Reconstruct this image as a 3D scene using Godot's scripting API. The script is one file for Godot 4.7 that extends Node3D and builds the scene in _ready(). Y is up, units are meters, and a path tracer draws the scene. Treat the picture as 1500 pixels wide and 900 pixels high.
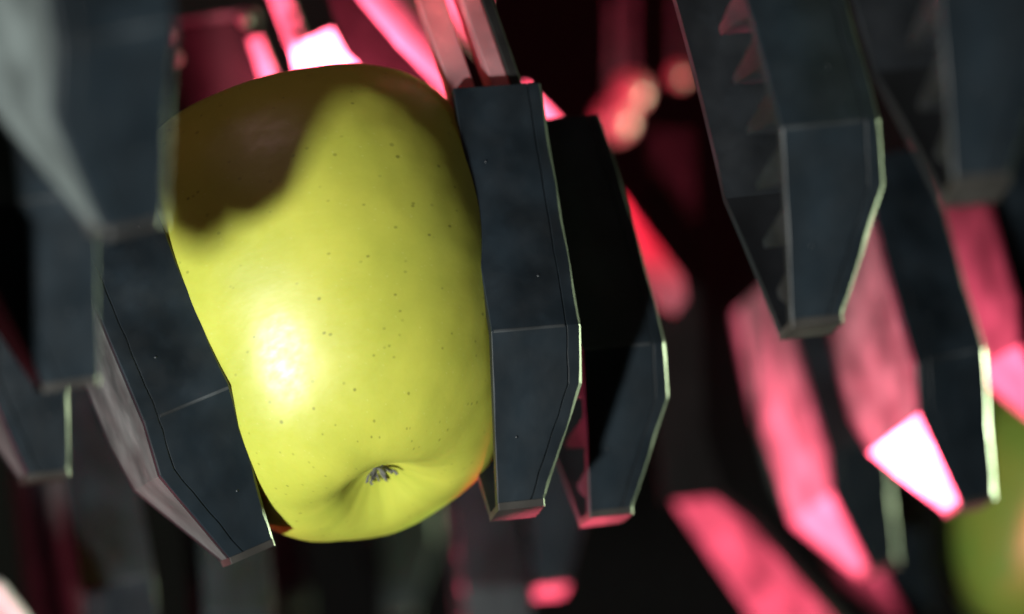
extends Node3D
# Close-up of a soft fruit gripper: black rubber fingers round a yellow apple, lit white from the lower left and pink from behind and below.

const MM := 0.001
# the one finger shape, in millimetres: y up from the tip, x from the open edge to the closed outer edge
const W := 19.1
const WT := 10.2
const Y1 := 20.9
const YC := 31.7
const ZT := 5.0
const ZC := 22.4
const ZL := 20.4
const LEN := 85.8

var taken := {}
var mats := {}
var rng := RandomNumberGenerator.new()


func _ready() -> void:
	rng.seed = 7
	# ---- camera
	var cam := Camera3D.new()
	cam.name = "Camera"
	var ca := CameraAttributesPhysical.new()
	ca.frustum_focal_length = 106.7
	ca.frustum_focus_distance = 0.556
	ca.exposure_aperture = 6.4
	ca.frustum_near = 0.02
	ca.frustum_far = 20.0
	cam.attributes = ca
	cam.fov = 12.84
	cam.near = 0.02
	cam.far = 20.0
	cam.position = Vector3(0, 0, 0.6)
	add_child(cam)
	cam.current = true
	# ---- surroundings: a dim interior, no sky
	var we := WorldEnvironment.new()
	we.name = "Surroundings"
	var env := Environment.new()
	env.background_mode = Environment.BG_COLOR
	env.background_color = Color(0.055, 0.052, 0.047)
	env.tonemap_mode = Environment.TONE_MAPPER_LINEAR
	env.tonemap_exposure = 1.0
	env.sdfgi_enabled = true
	env.ssao_enabled = true
	env.ssil_enabled = true
	we.environment = env
	add_child(we)
	# ---- lamps
	area("key_lamp", Vector3(-0.236, -0.216, 0.482), Vector3(-0.035, 0.0, 0.03), 0.032, Color(0.99, 0.99, 0.96), 0.475)
	area("right_window", Vector3(0.45, -0.05, -0.36), Vector3(0.0, 0.0, -0.02), 0.14, Color(0.90, 1.0, 0.78), 1.3)
	area("red_shadow_fill", Vector3(-0.16, 0.34, 0.22), Vector3(-0.04, 0.03, 0.02), 0.15, Color(1.0, 0.76, 0.80), 0.012)  # added fill that reddens the apple's shaded top; no panel stands there
	spot("pink_lamp", Vector3(-0.060, -0.180, -0.215), Vector3(0.13, -0.01, -0.12), 29.0, 0.012, Color(1.0, 0.33, 0.45), 0.82)
	spot("near_pink_fill", Vector3(-0.012, -0.122, -0.020), Vector3(0.010, -0.046, 0.004), 12.0, 0.010, Color(1.0, 0.33, 0.45), 0.13)  # extra pink spot, added to light the right fingers' open tips
	spot("low_pink_fill", Vector3(0.000, -0.135, -0.188), Vector3(0.010, -0.072, -0.176), 24.0, 0.010, Color(1.0, 0.33, 0.45), 0.10)  # extra pink spot, added for the ribs of the low finger
	spot("top_pink_fill", Vector3(-0.030, 0.045, -0.030), Vector3(-0.025, 0.075, 0.010), 31.0, 0.010, Color(1.0, 0.33, 0.45), 0.012)  # extra pink spot, added to make the struts glow
	omni("left_pink_lamp", Vector3(-0.200, -0.130, -0.020), 0.010, Color(1.0, 0.33, 0.45), 0.010)
	spot("upper_pink_lamp", Vector3(-0.047, 0.026, -0.042), Vector3(-0.017, 0.086, -0.122), 45.0, 0.008, Color(1.0, 0.33, 0.45), 0.15)

	make_materials()
	setting()
	apples()
	fingers()
	machine()


func area(called: String, at: Vector3, to: Vector3, size: float, col: Color, e: float) -> void:
	var l := AreaLight3D.new()
	l.name = called
	l.area_size = Vector2(size, size)
	l.light_color = col
	l.light_energy = e
	l.shadow_enabled = true
	l.area_range = 4.0
	add_child(l)
	l.look_at_from_position(at, to, Vector3.UP)


func spot(called: String, at: Vector3, to: Vector3, angle: float, size: float, col: Color, e: float) -> void:
	var l := SpotLight3D.new()
	l.name = called
	l.light_size = size
	l.light_color = col
	l.light_energy = e
	l.spot_range = 4.0
	l.spot_attenuation = 2.0
	l.spot_angle = angle
	l.spot_angle_attenuation = 0.35
	l.shadow_enabled = true
	add_child(l)
	l.look_at_from_position(at, to, Vector3.UP)


func omni(called: String, at: Vector3, size: float, col: Color, e: float) -> void:
	var l := OmniLight3D.new()
	l.name = called
	l.light_size = size
	l.light_color = col
	l.light_energy = e
	l.omni_range = 4.0
	l.omni_attenuation = 2.0
	l.shadow_enabled = true
	l.position = at
	add_child(l)


# ---------------------------------------------------------------- naming
func numbered(called: String) -> String:
	var n: int = taken.get(called, 0)
	taken[called] = n + 1
	return called if n == 0 else "%s_%03d" % [called, n]


func thing(called: String, label: String, category: String, group := "") -> Node3D:
	var o := Node3D.new()
	o.name = numbered(called)
	o.set_meta("label", label)
	o.set_meta("category", category)
	if group:
		o.set_meta("group", group)
	add_child(o, true)
	return o


func part(parent: Node3D, called: String, mesh: Mesh, m: Material) -> MeshInstance3D:
	var o := MeshInstance3D.new()
	o.name = called
	o.mesh = mesh
	o.material_override = m
	parent.add_child(o, true)
	return o


# ---------------------------------------------------------------- materials
func noise(freq: float, seed_: int, lo: Color, hi: Color, normal := false, strength := 1.0) -> NoiseTexture2D:
	var f := FastNoiseLite.new()
	f.noise_type = FastNoiseLite.TYPE_SIMPLEX_SMOOTH
	f.frequency = freq
	f.seed = seed_
	f.fractal_octaves = 5
	f.fractal_gain = 0.55
	var t := NoiseTexture2D.new()
	t.width = 512
	t.height = 512
	t.seamless = true
	t.noise = f
	if normal:
		t.as_normal_map = true
		t.bump_strength = strength
	else:
		var g := Gradient.new()
		g.set_color(0, lo)
		g.set_color(1, hi)
		t.color_ramp = g
	return t


func rubber(called: String, col: Color, rough: float, marks: float, grain := 0.0012) -> StandardMaterial3D:
	var m := StandardMaterial3D.new()
	m.resource_name = called
	m.albedo_color = col.linear_to_srgb()
	m.albedo_texture = smudges(marks)
	m.roughness = rough
	m.roughness_texture = noise(0.009, 11, Color(0.55, 0.55, 0.55), Color(1, 1, 1))
	m.roughness_texture_channel = BaseMaterial3D.TEXTURE_CHANNEL_RED
	m.heightmap_enabled = true
	m.heightmap_texture = noise(0.05, 5, Color.BLACK, Color.WHITE)
	m.heightmap_scale = grain
	m.uv1_triplanar = true
	m.uv1_scale = Vector3(16, 16, 16)
	return m


var smudged := {}

func smudges(marks: float) -> ImageTexture:   # soft stains, dust specks and a few fine scratches
	if smudged.has(marks):
		return smudged[marks]
	var n := 512
	var im := Image.create(n, n, false, Image.FORMAT_RGB8)
	var f := FastNoiseLite.new()
	f.noise_type = FastNoiseLite.TYPE_SIMPLEX_SMOOTH
	f.seed = 31
	f.frequency = 0.007
	f.fractal_octaves = 3
	f.fractal_gain = 0.4
	var broad := f.get_seamless_image(n, n)
	f.seed = 8
	f.frequency = 0.022
	var patches := f.get_seamless_image(n, n)
	for y in n:
		for x in n:
			var k := broad.get_pixel(x, y).r
			var c := clampf((patches.get_pixel(x, y).r - 0.62) * 3.0, 0.0, 1.0)
			var v := clampf(1.0 - marks * (1.0 - k) + 0.18 * marks * c, 0.0, 1.0)
			im.set_pixel(x, y, Color(v, v, v))
	var r := RandomNumberGenerator.new()
	r.seed = 19
	for i in 150:
		var q := Vector2(r.randf() * n, r.randf() * n)
		var w := r.randf_range(0.0, 0.35) * marks
		im.set_pixelv(q, im.get_pixelv(q).lerp(Color(1, 1, 1), w + 0.1))
	for i in 26:
		var q := Vector2(r.randf() * n, r.randf() * n)
		var d := Vector2.from_angle(r.randf_range(0.9, 2.2))
		var turn := r.randf_range(-0.03, 0.03)
		for t in r.randi_range(10, 60):
			q += d
			d = d.rotated(turn)
			var xx := posmod(int(q.x), n)
			var yy := posmod(int(q.y), n)
			im.set_pixel(xx, yy, im.get_pixel(xx, yy).lerp(Color(1, 1, 1), 0.28 * marks))
	smudged[marks] = ImageTexture.create_from_image(im)
	return smudged[marks]


func make_materials() -> void:
	mats.pad = rubber("black_rubber", Color(0.0165, 0.026, 0.035), 0.54, 0.42)
	mats.inner = rubber("inner_rubber", Color(0.020, 0.024, 0.029), 0.55, 0.42)
	mats.cap = rubber("worn_rubber", Color(0.055, 0.052, 0.048), 0.6, 0.42)
	mats.side = rubber("grey_plastic", Color(0.155, 0.185, 0.185), 0.5, 0.42)
	mats.strut = rubber("pale_plastic", Color(0.30, 0.28, 0.28), 0.45, 0.3)
	mats.strut.backlight_enabled = true
	mats.strut.backlight = Color(0.75, 0.7, 0.7)
	mats.red = rubber("pink_glow_plastic", Color(0.80, 0.42, 0.46), 0.45, 0.3)  # reddened so the struts carry the pink light in their colour
	mats.red.backlight_enabled = true
	mats.red.backlight = Color(1.0, 0.8, 0.8)
	mats.black = rubber("black_paint", Color(0.004, 0.004, 0.004), 0.7, 0.3)
	mats.black.metallic_specular = 0.2
	mats.matte = rubber("matte_rubber", Color(0.045, 0.042, 0.045), 0.8, 0.5)
	mats.matte.metallic_specular = 0.15
	mats.fine_edge = rubber("crease_highlight", Color(0.075, 0.088, 0.098), 0.6, 0.8)  # lighter tone for the highlight painted along the crease
	mats.knob = rubber("pink_light_plastic", Color(0.50, 0.10, 0.15), 0.5, 0.3)  # red in this colour stands for pink light falling on the parts
	mats.dark = rubber("dark_housing", Color(0.02, 0.02, 0.02), 0.6, 0.4)
	mats.back = rubber("black_cloth", Color(0.03, 0.03, 0.03), 0.9, 0.3)
	mats.back.metallic_specular = 0.0
	mats.panel = rubber("pale_panel", Color(0.8, 0.78, 0.78), 0.4, 0.12)
	mats.tab = rubber("grey_tab", Color(0.10, 0.09, 0.09), 0.5, 0.2)
	var s := StandardMaterial3D.new()
	s.resource_name = "steel"
	s.albedo_color = Color(0.7, 0.68, 0.66)
	s.metallic = 1.0
	s.roughness = 0.28
	mats.steel = s
	var d := StandardMaterial3D.new()
	d.resource_name = "dried_sepal"
	d.albedo_color = Color(0.13, 0.13, 0.12).linear_to_srgb()
	d.roughness = 0.9
	mats.sepal = d


# ---------------------------------------------------------------- the finger
func outer(y: float) -> float:
	return lerpf(WT, W, y / Y1) if y < Y1 else W


func half(y: float) -> float:
	if y < YC:
		return lerpf(ZT, ZC, maxf(y, -2.0) / YC)
	return lerpf(ZC, ZL, (y - YC) / (LEN - YC))


# A bar along y whose section is given at every height by [x left, x right, z front, z back]; the two front edges may be bevelled.
func slab(ys: Array, at: Callable, bl: float, br: float, kx: float, kz: float, side: float, breaks: Array, bt := 0.0) -> ArrayMesh:
	var st := SurfaceTool.new()
	st.begin(Mesh.PRIMITIVE_TRIANGLES)
	var rings := []
	for i in ys.size():
		var y: float = ys[i]
		var b: Array = at.call(y)
		var push := 0.0
		if bt > 0.0 and i == 0:
			push = bt
		var ring := []
		var fine_edge := 0.78 + 0.22 * sin(y * 0.37 + kx * 5.0) + 0.12 * sin(y * 1.7 + kz * 9.0 + bl)   # edges are not evenly sharp
		var el := bl * fine_edge
		var er := br * fine_edge
		for p in [[b[0], b[2] - el - push], [b[0] + el, b[2] - push], [b[1] - er, b[2] - push], [b[1], b[2] - er - push], [b[1], b[3]], [b[0], b[3]]]:
			ring.append(Vector3((p[0] + kx * y * y * 0.001) * side, y, p[1] + kz * y * y * 0.001) * MM)
		rings.append(ring)
	var seg := 0
	for i in ys.size() - 1:
		if i > 0 and ys[i] in breaks:
			seg += 1
		for k in 6:
			st.set_smooth_group(1 + k + seg * 6)
			quad(st, rings[i][k], rings[i][(k + 1) % 6], rings[i + 1][(k + 1) % 6], rings[i + 1][k], side)
	for e in [0, ys.size() - 1]:
		st.set_smooth_group(200 + e)
		var r: Array = rings[e]
		for k in range(1, 5):
			if e == 0:
				tri(st, r[0], r[k + 1], r[k], side)
			else:
				tri(st, r[0], r[k], r[k + 1], side)
	st.generate_normals()
	return st.commit()


func tri(st: SurfaceTool, a: Vector3, b: Vector3, c: Vector3, side: float) -> void:
	st.add_vertex(a)
	if side > 0:
		st.add_vertex(b)
		st.add_vertex(c)
	else:
		st.add_vertex(c)
		st.add_vertex(b)


func quad(st: SurfaceTool, a: Vector3, b: Vector3, c: Vector3, d: Vector3, side: float) -> void:
	tri(st, a, c, b, side)
	tri(st, a, d, c, side)


func prism(poly: Array, x0: float, x1: float, kx: float, kz: float, side: float) -> ArrayMesh:   # a (y, z) outline, clockwise seen from +x, spun out along x
	var st := SurfaceTool.new()
	st.begin(Mesh.PRIMITIVE_TRIANGLES)
	var w := func(x: float, q: Vector2) -> Vector3:
		return Vector3((x + kx * q.x * q.x * 0.001) * side, q.x, q.y + kz * q.x * q.x * 0.001) * MM
	var n := poly.size()
	for i in n:
		st.set_smooth_group(i + 1)
		var p: Vector2 = poly[i]
		var q: Vector2 = poly[(i + 1) % n]
		quad(st, w.call(x0, p), w.call(x1, p), w.call(x1, q), w.call(x0, q), side)
	for i in range(1, n - 1):
		st.set_smooth_group(50)
		tri(st, w.call(x1, poly[0]), w.call(x1, poly[i]), w.call(x1, poly[i + 1]), side)
		st.set_smooth_group(51)
		tri(st, w.call(x0, poly[0]), w.call(x0, poly[i + 1]), w.call(x0, poly[i]), side)
	st.generate_normals()
	return st.commit()


func make_finger(called: String, side: float, kx: float, kz: float, recess: float, label: String, group: String, bevel := 0.75) -> Node3D:
	var t := thing(called, label, "gripper finger", group)
	var rows := [0.0, 0.9, 3.0, 5.0, 7.5, 10.0, 12.5, 15.0, 18.0, Y1, 23.5, 26.0, 29.0, YC - 0.6, YC, YC + 0.6, 35.0, 38.0, 41.5, 45.0, 48.5, 52.0, 55.5, 59.0, 62.5, 66.0, 69.5, 73.0, 76.5, 80.0, 83.0, LEN]
	var br := [0.9, Y1, YC - 0.6, YC, YC + 0.6]
	var wob := func(y: float) -> float: return 0.10 * sin(y * 0.9 + kx * 9.0) + 0.07 * sin(y * 2.3)
	# the bright bevel is on the edge that faces the right of the picture
	var b_out := bevel if side > 0 else 0.25
	var b_in := 0.25 if side > 0 else bevel
	var pad := part(t, "front_pad", slab(rows, func(y): return [0.0, outer(y) - 3.2 + wob.call(y), half(y), half(y) - 0.8], b_in, 0.08, kx, kz, side, br, 0.0), mats.pad)
	part(t, "edge_strip", slab(rows, func(y): return [outer(y) - 2.97 + wob.call(y), outer(y), half(y) + 0.04, half(y) - 0.8], 0.08, b_out, kx, kz, side, br, 0.0), mats.pad)
	part(t, "crease_glint", slab([YC - 0.32, YC, YC + 0.32], func(y): return [0.5, outer(y) - 3.5, half(y) + (0.07 if y == YC else 0.02), half(y) - 0.3], 0.05, 0.05, kx, kz, side, []), mats.fine_edge)  # pale strip paints the light caught along the crease
	part(t, "front_plate", slab(rows, func(y): return [0.08, outer(y) - 0.05, half(y) - 0.85, half(y) - 2.8], 0.0, 0.0, kx, kz, side, br), mats.inner)
	part(t, "back_plate", slab(rows, func(y): return [0.0, outer(y), 2.4 - half(y), -half(y)], 0.0, 0.0, kx, kz, side, br), mats.inner)
	part(t, "side_wall", slab(rows, func(y): return [outer(y) - 1.4, outer(y), half(y) - 2.85, 2.45 - half(y)], 0.0, 0.0, kx, kz, side, br), mats.side)
	for q in [[0.30, 12.0], [0.62, 43.0], [0.24, 69.0]]:
		var pip := part(pad, "mould_pip", dome(0.42), mats.pad)
		var py: float = q[1]
		pip.position = Vector3((outer(py) * q[0] + kx * py * py * 0.001) * side, py, half(py) + kz * py * py * 0.001 - 0.22) * MM
	part(t, "tip_cap", slab([-1.5, -0.05], func(_y): return [0.1, WT - 0.1, ZT - 0.1, -ZT], 0.3, 0.3, kx, kz, side, [], 0.5), mats.cap)
	var y := 6.0
	while y < LEN - 4.0:
		var zf := half(y) - 2.82
		var room := half(y) * 2.0 - 5.2
		var reach := minf(room * 0.72, 19.0)
		var h := minf(3.4, 1.2 + room * 0.2)
		var pts := [Vector2(y + h, half(y + h) - 2.82), Vector2(y + h * 0.55, zf - reach), Vector2(y + h * 0.1, zf - reach), Vector2(y - h, half(y - h) - 2.82)]
		part(t, "rib", prism(pts, recess + 0.7, outer(y - h) - 1.5, kx, kz, side), mats.inner)
		y += 10.5
	return t


func place(o: Node3D, at: Vector3, turn: Vector3) -> void:
	o.transform = Transform3D(Basis(turn.normalized(), turn.length()), at * MM)


func another(o: Node3D, label: String) -> Node3D:
	var c: Node3D = o.duplicate()
	c.name = numbered(String(o.name))
	c.set_meta("label", label)
	add_child(c, true)
	return c


func fingers() -> void:
	var g := "gripper fingers of the soft fruit gripper"
	var r1 := make_finger("gripper_finger", 1, 0.013, 0.343, 8.0, "black rubber finger pressed against the right side of the yellow apple", g)
	place(r1, Vector3(-3.98, -42.25, 29.1), Vector3(-0.318, 0.226, 0.12))
	struts(r1)
	var l1 := make_finger("gripper_finger", -1, -0.225, -0.211, 4.0, "black rubber finger with grey side wall pressed against the left of the yellow apple", g)
	place(l1, Vector3(-51.0, -48.8, 28.8), Vector3(-0.100, 0.33, 0.399))
	var right := [
		[15.7, -46.0, 0.2, -0.289, 0.258, 0.125, "finger right behind the one on the apple's right side, its upper half in deep shade"],
		[5.5, -79.9, -174.2, -0.473, 0.22, 0.133, "blurred finger whose tip hangs low behind the right finger on the apple"],
		[51.1, -3.6, 88.2, -0.257, 0.184, 0.131, "large finger at upper right showing the toothed ribs inside its open left side"],
		[72.5, 19.8, 144.1, -0.364, 0.132, 0.134, "near blurred finger in the upper right corner with a short tip"],
		[-12.0, -117.0, -172.0, -0.42, 0.06, 0.05, "faint finger under the apple's lower right with a pink open edge"],
		[-86.0, -118.0, -150.0, -0.22, 0.20, 0.0, "faint finger seen below the tip of the finger at the apple's left"],
		[-44.0, -106.0, -330.0, -0.35, 0.20, 0.08, "very blurred dark finger far below the middle of the apple"],
		[-173.0, -188.0, 40.0, -0.20, 0.20, 0.10, "unseen finger added to shade the lower left ones, the further left of two"],  # unseen blocker, added to keep the key light off far fingers
		[-152.0, -190.0, 38.0, -0.20, 0.20, 0.10, "unseen finger added to shade the lower left ones, the closer to the frame of two"],  # second unseen blocker added beside it
	]
	var left := [
		[117.0, -47.0, -71.7, -0.32, 0.303, 0.237, "finger at right with a brilliant white and pink tip facet, before the green apple"],
		[108.1, -72.4, -176.0, -0.29, 0.302, 0.26, "pink sided blurred finger at lower right, left of the one with the white facet"],
		[149.0, -29.0, -112.0, -0.20, 0.26, 0.26, "finger at the right edge with a bright pink side wall above the green apple"],
		[-58.0, 15.2, 158.0, 0.169, 0.489, 0.204, "large out of focus finger in the upper left corner, covering the apple's edge"],
		[-74.4, -12.2, 114.0, 0.011, 0.339, 0.138, "blurred finger at the left edge below the large one in the upper left corner"],
		[128.0, -94.0, -235.0, -0.29, 0.337, 0.33, "pink finger cut by the bottom edge, under the pink sided finger"],
		[-71.0, -104.0, -350.0, -0.30, 0.28, 0.20, "very blurred dark finger far behind, left of the apple's base"],
		[-112.0, -106.0, -176.0, -0.29, 0.302, 0.20, "dark red finger at lower left, the further of two"],
		[-91.0, -106.0, -120.0, -0.29, 0.302, 0.22, "dark red finger at lower left, the nearer of two, right of the other"],
		[-92.0, -28.3, 132.0, 0.011, 0.339, 0.138, "unseen finger added outside the left edge to widen the shade on the apple"],  # unseen, added to widen the shadow on the apple's upper left
		[-103.0, -38.0, -30.0, -0.17, 0.36, 0.12, "dark finger tip at the left edge below the grey sided blurred ones"],
	]
	var proto: Node3D = null
	for a in right:
		var o: Node3D = another_of(proto, a[6]) if proto else make_finger("gripper_finger", 1, -0.77, 0.0, 0.0, a[6], g)
		proto = o
		place(o, Vector3(a[0], a[1], a[2]), Vector3(a[3], a[4], a[5]))
	var fine_edge: Node3D = null   # narrower bevels near the lens, so their edges catch no bright line
	var sharp: Node3D = null
	for a in left:
		var near: bool = a[2] > 50.0
		var pl: Node3D = fine_edge if near else sharp
		var o: Node3D = another_of(pl, a[6]) if pl else make_finger("gripper_finger", -1, -0.77, 0.0, 0.0, a[6], g, 0.15 if near else 0.75)
		if near:
			fine_edge = o
		else:
			sharp = o
		place(o, Vector3(a[0], a[1], a[2]), Vector3(a[3], a[4], a[5]))


func another_of(o: Node3D, label: String) -> Node3D:
	var c: Node3D = o.duplicate()
	c.name = numbered("gripper_finger")
	c.set_meta("label", label)
	add_child(c, true)
	return c


func struts(t: Node3D) -> void:   # the frame of the finger above the rubber sleeve: two bars and a rough edge
	var ys := [LEN - 4.0, LEN, LEN + 12.0, LEN + 26.0, LEN + 40.0]
	var lean := func(y: float) -> float: return -0.20 * (y - LEN)
	part(t, "strut", slab(ys, func(y): return [0.3 + lean.call(y), 5.9 + lean.call(y) * 1.0, half(LEN) - 3.2, half(LEN) - 7.0], 0.5, 0.5, 0.013, 0.343, 1, []), mats.red)
	part(t, "strut", slab(ys, func(y): return [9.6 + lean.call(y), 13.6 + lean.call(y), half(LEN) - 3.2, half(LEN) - 9.0], 0.5, 0.5, 0.013, 0.343, 1, []), mats.red)
	part(t, "strut_edge", slab(ys, func(y): return [13.7 + lean.call(y), 16.2 + lean.call(y), half(LEN) - 3.0, half(LEN) - 9.0], 0.5, 0.5, 0.013, 0.343, 1, []), mats.dark)


# ---------------------------------------------------------------- apples
func apple_mesh(prof: Array, lobes: float, seed_: int, slant := 0.0) -> ArrayMesh:
	var c := Curve3D.new()
	var n := prof.size()
	for i in n:
		var p: Vector2 = prof[i]
		var a: Vector2 = prof[maxi(i - 1, 0)]
		var b: Vector2 = prof[mini(i + 1, n - 1)]
		var d := (b - a) / 6.0
		c.add_point(Vector3(p.x, p.y, 0), Vector3(-d.x, -d.y, 0), Vector3(d.x, d.y, 0))
	c.bake_interval = 0.5
	var total := c.get_baked_length()
	var rows := 120
	var cols := 160
	var f := FastNoiseLite.new()
	f.seed = seed_
	f.frequency = 0.018
	var st := SurfaceTool.new()
	st.begin(Mesh.PRIMITIVE_TRIANGLES)
	for i in rows + 1:
		var v := float(i) / rows
		var q := c.sample_baked(total * v, true)
		for j in cols + 1:
			var a := TAU * j / cols
			var low := smoothstep(0.42, 0.85, v)
			var r := maxf(q.x, 0.0) * (1.0 + lobes * low * cos(5.0 * a + 0.4))
			var y := q.y - 60.0 * lobes * low * smoothstep(3.0, 16.0, q.x) * cos(5.0 * a + 0.4)
			if v > 0.8:
				y += 0.035 * smoothstep(2.0, 6.0, q.x) * (1.0 - smoothstep(9.0, 15.0, q.x)) * cos(13.0 * a + sin(a * 3.0))
			var p := Vector3(r * cos(a), y, r * sin(a))
			p.y += slant * low * p.z   # a lopsided eye: the rim on one side rides higher
			p *= 1.0 + 0.018 * f.get_noise_3dv(p)
			st.set_uv(Vector2(float(j) / cols, v))
			st.add_vertex(p * MM)
	for i in rows:
		for j in cols:
			var k := i * (cols + 1) + j
			for x in [k, k + 1, k + cols + 2, k, k + cols + 2, k + cols + 1]:
				st.add_index(x)
	st.generate_normals()
	return st.commit()


func apple_skin(called: String, base: Color, blush: Color, seed_: int, much: float) -> StandardMaterial3D:
	var wd := 1024
	var hg := 768
	var im := Image.create(wd, hg, false, Image.FORMAT_RGB8)
	var f := FastNoiseLite.new()
	f.seed = seed_
	f.frequency = 0.01
	f.fractal_octaves = 4
	var fine := FastNoiseLite.new()
	fine.seed = seed_ + 1
	fine.frequency = 0.12
	for y in hg:
		for x in wd:
			var a := TAU * x / wd
			var p := Vector3(cos(a) * 160.0, y * 0.8, sin(a) * 160.0)
			var n := f.get_noise_3dv(p)
			var k := fine.get_noise_3dv(p * 1.5)
			var col := base * (1.0 + 0.16 * n + 0.03 * k)
			var share := clampf(much * (0.55 + 1.2 * n + 0.5 * cos(a - 1.0)), 0.0, 1.0)
			col = col.lerp(blush, share)
			im.set_pixel(x, y, col.linear_to_srgb())
	var r := RandomNumberGenerator.new()
	r.seed = seed_
	var dot := base * 0.30
	for i in 1500:   # faint pale flecks under the skin
		var q := Vector2i(r.randi() % wd, int(r.randf_range(0.06, 0.95) * hg))
		for e in [Vector2i(0, 0), Vector2i(1, 0), Vector2i(0, 1)]:
			var z: Vector2i = Vector2i((q.x + e.x) % wd, mini(q.y + e.y, hg - 1))
			var was := im.get_pixelv(z).srgb_to_linear()
			im.set_pixelv(z, was.lerp(Color(0.75, 0.78, 0.35), r.randf_range(0.05, 0.22)).linear_to_srgb())
	for i in 560:
		var v := r.randf_range(0.10, 0.93)
		var px := Vector2(r.randf() * wd, v * hg)
		var s := r.randf_range(0.5, 1.5) * (1.0 if r.randf() < 0.6 else 0.65)
		var strength := r.randf_range(0.2, 0.7)
		for dy in range(-4, 5):
			for dx in range(-4, 5):
				var d := Vector2(dx, dy).length()
				if d < s + 1.0:
					var xx := posmod(int(px.x) + dx, wd)
					var yy := clampi(int(px.y) + dy, 0, hg - 1)
					var was := im.get_pixel(xx, yy).srgb_to_linear()
					im.set_pixel(xx, yy, was.lerp(dot, strength * clampf(s + 1.0 - d, 0.0, 1.0)).linear_to_srgb())
	var m := StandardMaterial3D.new()
	m.resource_name = called
	m.albedo_texture = ImageTexture.create_from_image(im)
	m.roughness = 0.5
	m.roughness_texture = noise(0.11, seed_ + 4, Color(0.7, 0.7, 0.7), Color(1, 1, 1))
	m.roughness_texture_channel = BaseMaterial3D.TEXTURE_CHANNEL_RED
	m.metallic_specular = 0.58
	m.heightmap_enabled = true
	m.heightmap_texture = noise(0.2, seed_ + 2, Color.BLACK, Color.WHITE)
	m.heightmap_scale = 0.0016
	m.subsurf_scatter_enabled = true
	m.subsurf_scatter_strength = 0.06
	return m


func apples() -> void:
	var prof := [Vector2(0, 31.5), Vector2(2.5, 32.5), Vector2(7, 39), Vector2(13, 43.8), Vector2(21, 45.4), Vector2(30, 42.8), Vector2(37.6, 34.6), Vector2(41, 25.2), Vector2(42, 15), Vector2(41.4, 3), Vector2(39.4, -9), Vector2(36.2, -21), Vector2(31.8, -31), Vector2(26.6, -37.8), Vector2(20.8, -41.8), Vector2(15, -43), Vector2(10.5, -41.8), Vector2(7, -39.4), Vector2(4, -37.6), Vector2(0, -37)]
	var t := thing("yellow_apple", "large yellow green apple held between the two nearest rubber fingers", "apple")
	var axis := Vector3(-0.29, 0.92, -0.26).normalized()   # towards the stem end; the calyx end leans to the lens
	var xs := axis.cross(Vector3(0.25, 0, 1)).normalized()
	var bs := Basis(xs, axis, xs.cross(axis)).orthonormalized()
	t.transform = Transform3D(bs, Vector3(-39.0, 0.2, 15.5) * MM)
	part(t, "skin", apple_mesh(prof, 0.005, 21, 0.24), apple_skin("yellow_apple_skin", Color(0.485, 0.525, 0.070), Color(0.58, 0.50, 0.09), 5, 0.15))
	# the dried flower remains in the calyx: five withered sepals and a tuft
	for i in 5:
		part(t, "sepal", sepal(TAU * i / 5.0 + 0.3, i), mats.sepal)
	for i in 9:
		part(t, "stamen", stamen(i), mats.sepal)
	var st := part(t, "stem", lathe([Vector2(0, 31), Vector2(1.6, 31), Vector2(1.3, 38), Vector2(1.5, 46), Vector2(0, 46.5)], 12), mats.sepal)
	st.position = Vector3.ZERO

	var g := thing("green_apple", "blurred green apple with a red cheek in the lower right corner", "apple")
	part(g, "skin", apple_mesh([Vector2(0, 24), Vector2(3, 25), Vector2(9, 31), Vector2(16, 34.5), Vector2(24, 33), Vector2(32, 25), Vector2(36, 13), Vector2(36.5, 0), Vector2(34, -14), Vector2(29, -25), Vector2(22, -32), Vector2(14, -34), Vector2(8, -30), Vector2(3, -27), Vector2(0, -26.5)], 0.02, 44), apple_skin("green_apple_skin", Color(0.20, 0.33, 0.05), Color(0.40, 0.15, 0.03), 77, 0.2))
	part(g, "stem", lathe([Vector2(0, 22), Vector2(1.5, 22), Vector2(1.2, 30), Vector2(1.4, 38), Vector2(0, 38.5)], 10), mats.sepal)
	g.transform = Transform3D(Basis(Vector3(0, 0, 1), -0.3).scaled(Vector3(1.15, 1.15, 1.15)), Vector3(178, -66, -260) * MM)


func lathe(prof: Array, cols: int) -> ArrayMesh:
	var st := SurfaceTool.new()
	st.begin(Mesh.PRIMITIVE_TRIANGLES)
	for i in prof.size():
		for j in cols + 1:
			var a := TAU * j / cols
			st.add_vertex(Vector3(prof[i].x * cos(a), prof[i].y, prof[i].x * sin(a)) * MM)
	var up: bool = prof[0].y < prof[prof.size() - 1].y
	for i in prof.size() - 1:
		for j in cols:
			var k := i * (cols + 1) + j
			var f := [k, k + 1, k + cols + 2, k, k + cols + 2, k + cols + 1]
			if up:
				f.reverse()
			for x in f:
				st.add_index(x)
	st.generate_normals()
	return st.commit()


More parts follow.
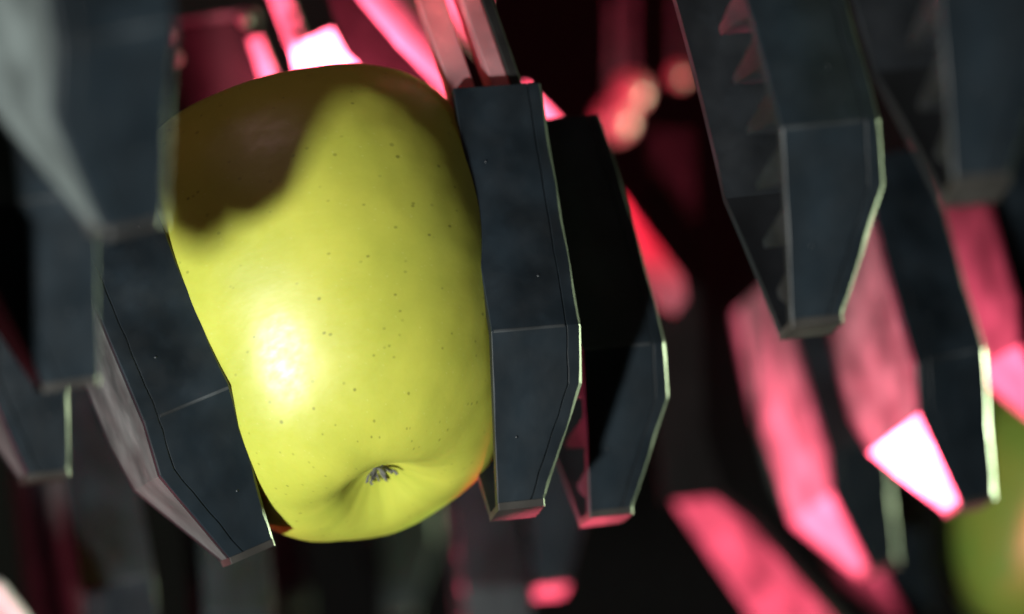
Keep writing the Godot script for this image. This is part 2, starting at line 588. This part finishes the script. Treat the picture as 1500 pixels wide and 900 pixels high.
func sepal(a: float, i: int) -> ArrayMesh:   # a curled withered strip, thick enough to have two sides
	var st := SurfaceTool.new()
	st.begin(Mesh.PRIMITIVE_TRIANGLES)
	var out := Vector3(cos(a), 0, sin(a))
	var over := Vector3(-sin(a), 0, cos(a))
	var spine := [[0.6, -37.0, 0.8], [1.6, -37.6, 0.8], [2.6, -38.3 - (i % 2) * 0.3, 0.6], [3.3, -39.0 - (i % 3) * 0.3, 0.35], [3.5 - 0.4 * (i % 2), -39.7, 0.08]]
	var rows := []
	for s in spine:
		var c: Vector3 = out * s[0] + Vector3(0, s[1], 0) + over * 0.5 * sin(i * 2.0 + s[0])
		rows.append([c - over * s[2], c - out * 0.35, c + over * s[2], c + out * 0.35])
	for r in rows.size() - 1:
		for k in 4:
			var q: Array = [rows[r][k], rows[r][(k + 1) % 4], rows[r + 1][(k + 1) % 4], rows[r + 1][k]]
			for v in [q[0], q[1], q[2], q[0], q[2], q[3]]:
				st.add_vertex(v * MM)
	st.generate_normals()
	return st.commit()


func stamen(i: int) -> ArrayMesh:
	var st := SurfaceTool.new()
	st.begin(Mesh.PRIMITIVE_TRIANGLES)
	var a := i * 2.4
	var foot := Vector3(cos(a) * 1.2, -36.8, sin(a) * 1.2)
	var tip := Vector3(cos(a + 0.5) * (1.4 + 0.25 * i), -38.4 - 0.12 * i, sin(a + 0.5) * (1.4 + 0.25 * i))
	for k in 4:
		var u := Vector3(cos(k * PI / 2), 0, sin(k * PI / 2)) * 0.28
		var v := Vector3(cos((k + 1) * PI / 2), 0, sin((k + 1) * PI / 2)) * 0.28
		for q in [foot + u, foot + v, tip + v * 0.7, foot + u, tip + v * 0.7, tip + u * 0.7]:
			st.add_vertex(q * MM)
	st.generate_normals()
	return st.commit()


# ---------------------------------------------------------------- the machine behind
func plate(pts: Array, depth: float) -> ArrayMesh:   # an outline in its own x and y (mm), thickness towards -z
	var st := SurfaceTool.new()
	st.begin(Mesh.PRIMITIVE_TRIANGLES)
	var poly := PackedVector2Array()
	for p in pts:
		poly.append(p)
	if not Geometry2D.is_polygon_clockwise(poly):
		poly.reverse()
	var ids := Geometry2D.triangulate_polygon(poly)
	var z := [0.0, -depth]
	for k in range(0, ids.size(), 3):
		var a := poly[ids[k]]
		var b := poly[ids[k + 1]]
		var c := poly[ids[k + 2]]
		if (b - a).cross(c - a) > 0:
			var s := b
			b = c
			c = s
		st.set_smooth_group(1)
		for v in [a, b, c]:
			st.add_vertex(Vector3(v.x, v.y, z[0]) * MM)
		st.set_smooth_group(2)
		for v in [a, c, b]:
			st.add_vertex(Vector3(v.x, v.y, z[1]) * MM)
	var n := poly.size()
	for i in n:
		var p := poly[i]
		var q := poly[(i + 1) % n]
		st.set_smooth_group(3 + i)
		for v in [[p, 0], [q, 1], [q, 0], [p, 0], [p, 1], [q, 1]]:
			st.add_vertex(Vector3(v[0].x, v[0].y, z[v[1]]) * MM)
	st.generate_normals()
	return st.commit()


func setting() -> void:
	var b := MeshInstance3D.new()
	b.name = "backdrop"
	b.mesh = plate([Vector2(-500, -300), Vector2(500, -300), Vector2(500, 300), Vector2(-500, 300)], 10.0)
	b.material_override = mats.back
	b.position = Vector3(0, 0, -1.1)
	b.set_meta("kind", "structure")
	add_child(b)


func standing(called: String, label: String, category: String, at: Vector3, turn := Vector3.ZERO) -> Node3D:
	var t := thing(called, label, category)
	t.position = at * MM
	t.rotation = turn
	return t


func machine() -> void:
	# a frame of bars paled for strong light and a web blackened for shade that the fingers hang from, seen above the apple
	var f := standing("support_frame", "pink lit frame of slanting bars behind the top of the finger at the apple's right", "machine frame", Vector3(-20, 55, -70))
	part(f, "bright_bar", plate([Vector2(-25.2, 24.3), Vector2(-1.4, 24.3), Vector2(0.2, 13.5), Vector2(6.3, -4.8), Vector2(-6.5, 8.3)], 6.0), mats.panel)
	part(f, "bright_bar", plate([Vector2(1.6, 24.3), Vector2(14.3, 24.3), Vector2(15.3, 10.3), Vector2(19.2, -0.6), Vector2(11.6, 6.1), Vector2(5.3, 12.8)], 6.0), mats.panel)
	part(f, "corner_piece", plate([Vector2(23.3, 0.8), Vector2(28.2, -4.4), Vector2(34.8, -11.4), Vector2(28.4, -12.6), Vector2(23.3, -10.4)], 6.0), mats.panel)
	var w := part(f, "shade_web", plate([Vector2(-26.2, 24.2), Vector2(-21.2, 24.2), Vector2(-6.1, 6.4), Vector2(10.1, -12.1), Vector2(1.8, -20.3), Vector2(-11.4, -2.2), Vector2(-20.4, 7.7)], 3.0), mats.black)  # black colour puts in the shade on this web
	w.position = Vector3(0, 0, 10) * MM
	part(f, "lower_bar", plate([Vector2(-35.7, 10.0), Vector2(-25.4, 14.9), Vector2(-21.8, 8.4), Vector2(-12.5, -0.2), Vector2(-33.1, -1.0)], 6.0), mats.panel).position = Vector3(0, 0, -15) * MM
	var b := standing("mounting_block", "dark square block with pink lit bolts above the top left of the apple", "machine block", Vector3(-78, 60, -110))
	part(b, "block", plate([Vector2(-13.9, 12.4), Vector2(10.9, 16.0), Vector2(15.0, -8.5), Vector2(-15.2, -13.9)], 14.0), mats.black)
	part(b, "rim", plate([Vector2(-13.6, 14.0), Vector2(10.9, 17.6), Vector2(11.1, 16.2), Vector2(-13.6, 12.6)], 16.0), mats.dark)
	part(b, "edge_bar", plate([Vector2(11.1, 7.6), Vector2(14.5, 8.7), Vector2(19.4, -3.9), Vector2(15.0, -3.9)], 6.0), mats.strut).position = Vector3(0, 0, 20) * MM
	part(b, "edge_bar", plate([Vector2(14.2, 24.5), Vector2(19.7, 24.5), Vector2(25.9, 8.1), Vector2(22.8, 4.7), Vector2(21.1, 6.2)], 6.0), mats.strut).position = Vector3(0, 0, 20) * MM
	for p in [Vector3(-10.7, 9.7, 8), Vector3(9.2, 13.8, 8), Vector3(23.6, 6.0, 28), Vector3(-8.6, 3.9, 8)]:
		part(b, "bolt", dome(1.7), mats.strut).position = p * MM
	for k in [[Vector3(39, 71, -300), 6.2, "larger of the two round knobs tinted for pink light right of the shaded finger's top"], [Vector3(34, 62, -304), 7.0, "knob below and left of the brighter round one right of the shaded finger's top"], [Vector3(56, 78, -320), 3.4, "small dim knob tinted for pink light left of the toothed finger"]]:  # domes after blurred discs of pink light, coloured for that light
		var c := standing("knob", k[2], "knob", k[0])
		c.set_meta("group", "round knobs on the frame behind")
		part(c, "cap", dome(k[1]), mats.knob)
		part(c, "stem", plate([Vector2(-1.5, 40), Vector2(1.5, 40), Vector2(1.5, -1), Vector2(-1.5, -1)], 3.0), mats.dark).position = Vector3(0, 0, -3) * MM
	var bb := standing("bent_arm", "blurred arm darkened for shade, ending in a slanting pink plate, low right of the shaded finger", "machine arm", Vector3(58, -58, -200), Vector3(0, -0.75, 0))
	part(bb, "shaded_arm", plate([Vector2(-17.8, 110), Vector2(-5.0, 110), Vector2(-1.4, 20), Vector2(4.1, 2.6), Vector2(-13.4, 0.5), Vector2(-15.9, 20)], 3.0), mats.black).rotation = Vector3(0, 0.75, 0)  # black material puts in the shade over the upper part
	part(bb, "lower_plate", plate([Vector2(-14.0, 0.4), Vector2(2.1, 2.4), Vector2(12.4, -4.6), Vector2(39, -37), Vector2(47, -52), Vector2(18, -52), Vector2(6.3, -36)], 4.0), mats.matte).rotation = Vector3(0.35, 0, 0)
	var fl := standing("glint_plate", "small added pink lit flap in the bottom left corner", "glint_plate", Vector3(-118, -72, -60), Vector3(0.3, -0.6, 0.0))  # pale plate added to give a pink glint in the corner
	part(fl, "plate", plate([Vector2(-16, 9), Vector2(-7, 4.8), Vector2(0, -4.6), Vector2(2.5, -12), Vector2(-16, -12)], 2.0), mats.panel)
	var pg := standing("tip_stub", "blunt pink tinted peg peeking out right of the shaded finger", "tip_stub", Vector3(45, 20, -170))  # stands in for the lit tip of a finger otherwise in shade
	part(pg, "body", plate([Vector2(-21.9, 21.4), Vector2(3.1, -11.3), Vector2(4.3, -17.5), Vector2(1.2, -21.9), Vector2(-3.6, -20), Vector2(-28.6, 11.8)], 7.0), mats.knob)


func dome(r: float) -> ArrayMesh:
	var pr := []
	for i in 9:
		var a := PI * i / 8.0
		pr.append(Vector2(r * sin(a), -r * cos(a)))
	return lathe(pr, 16)
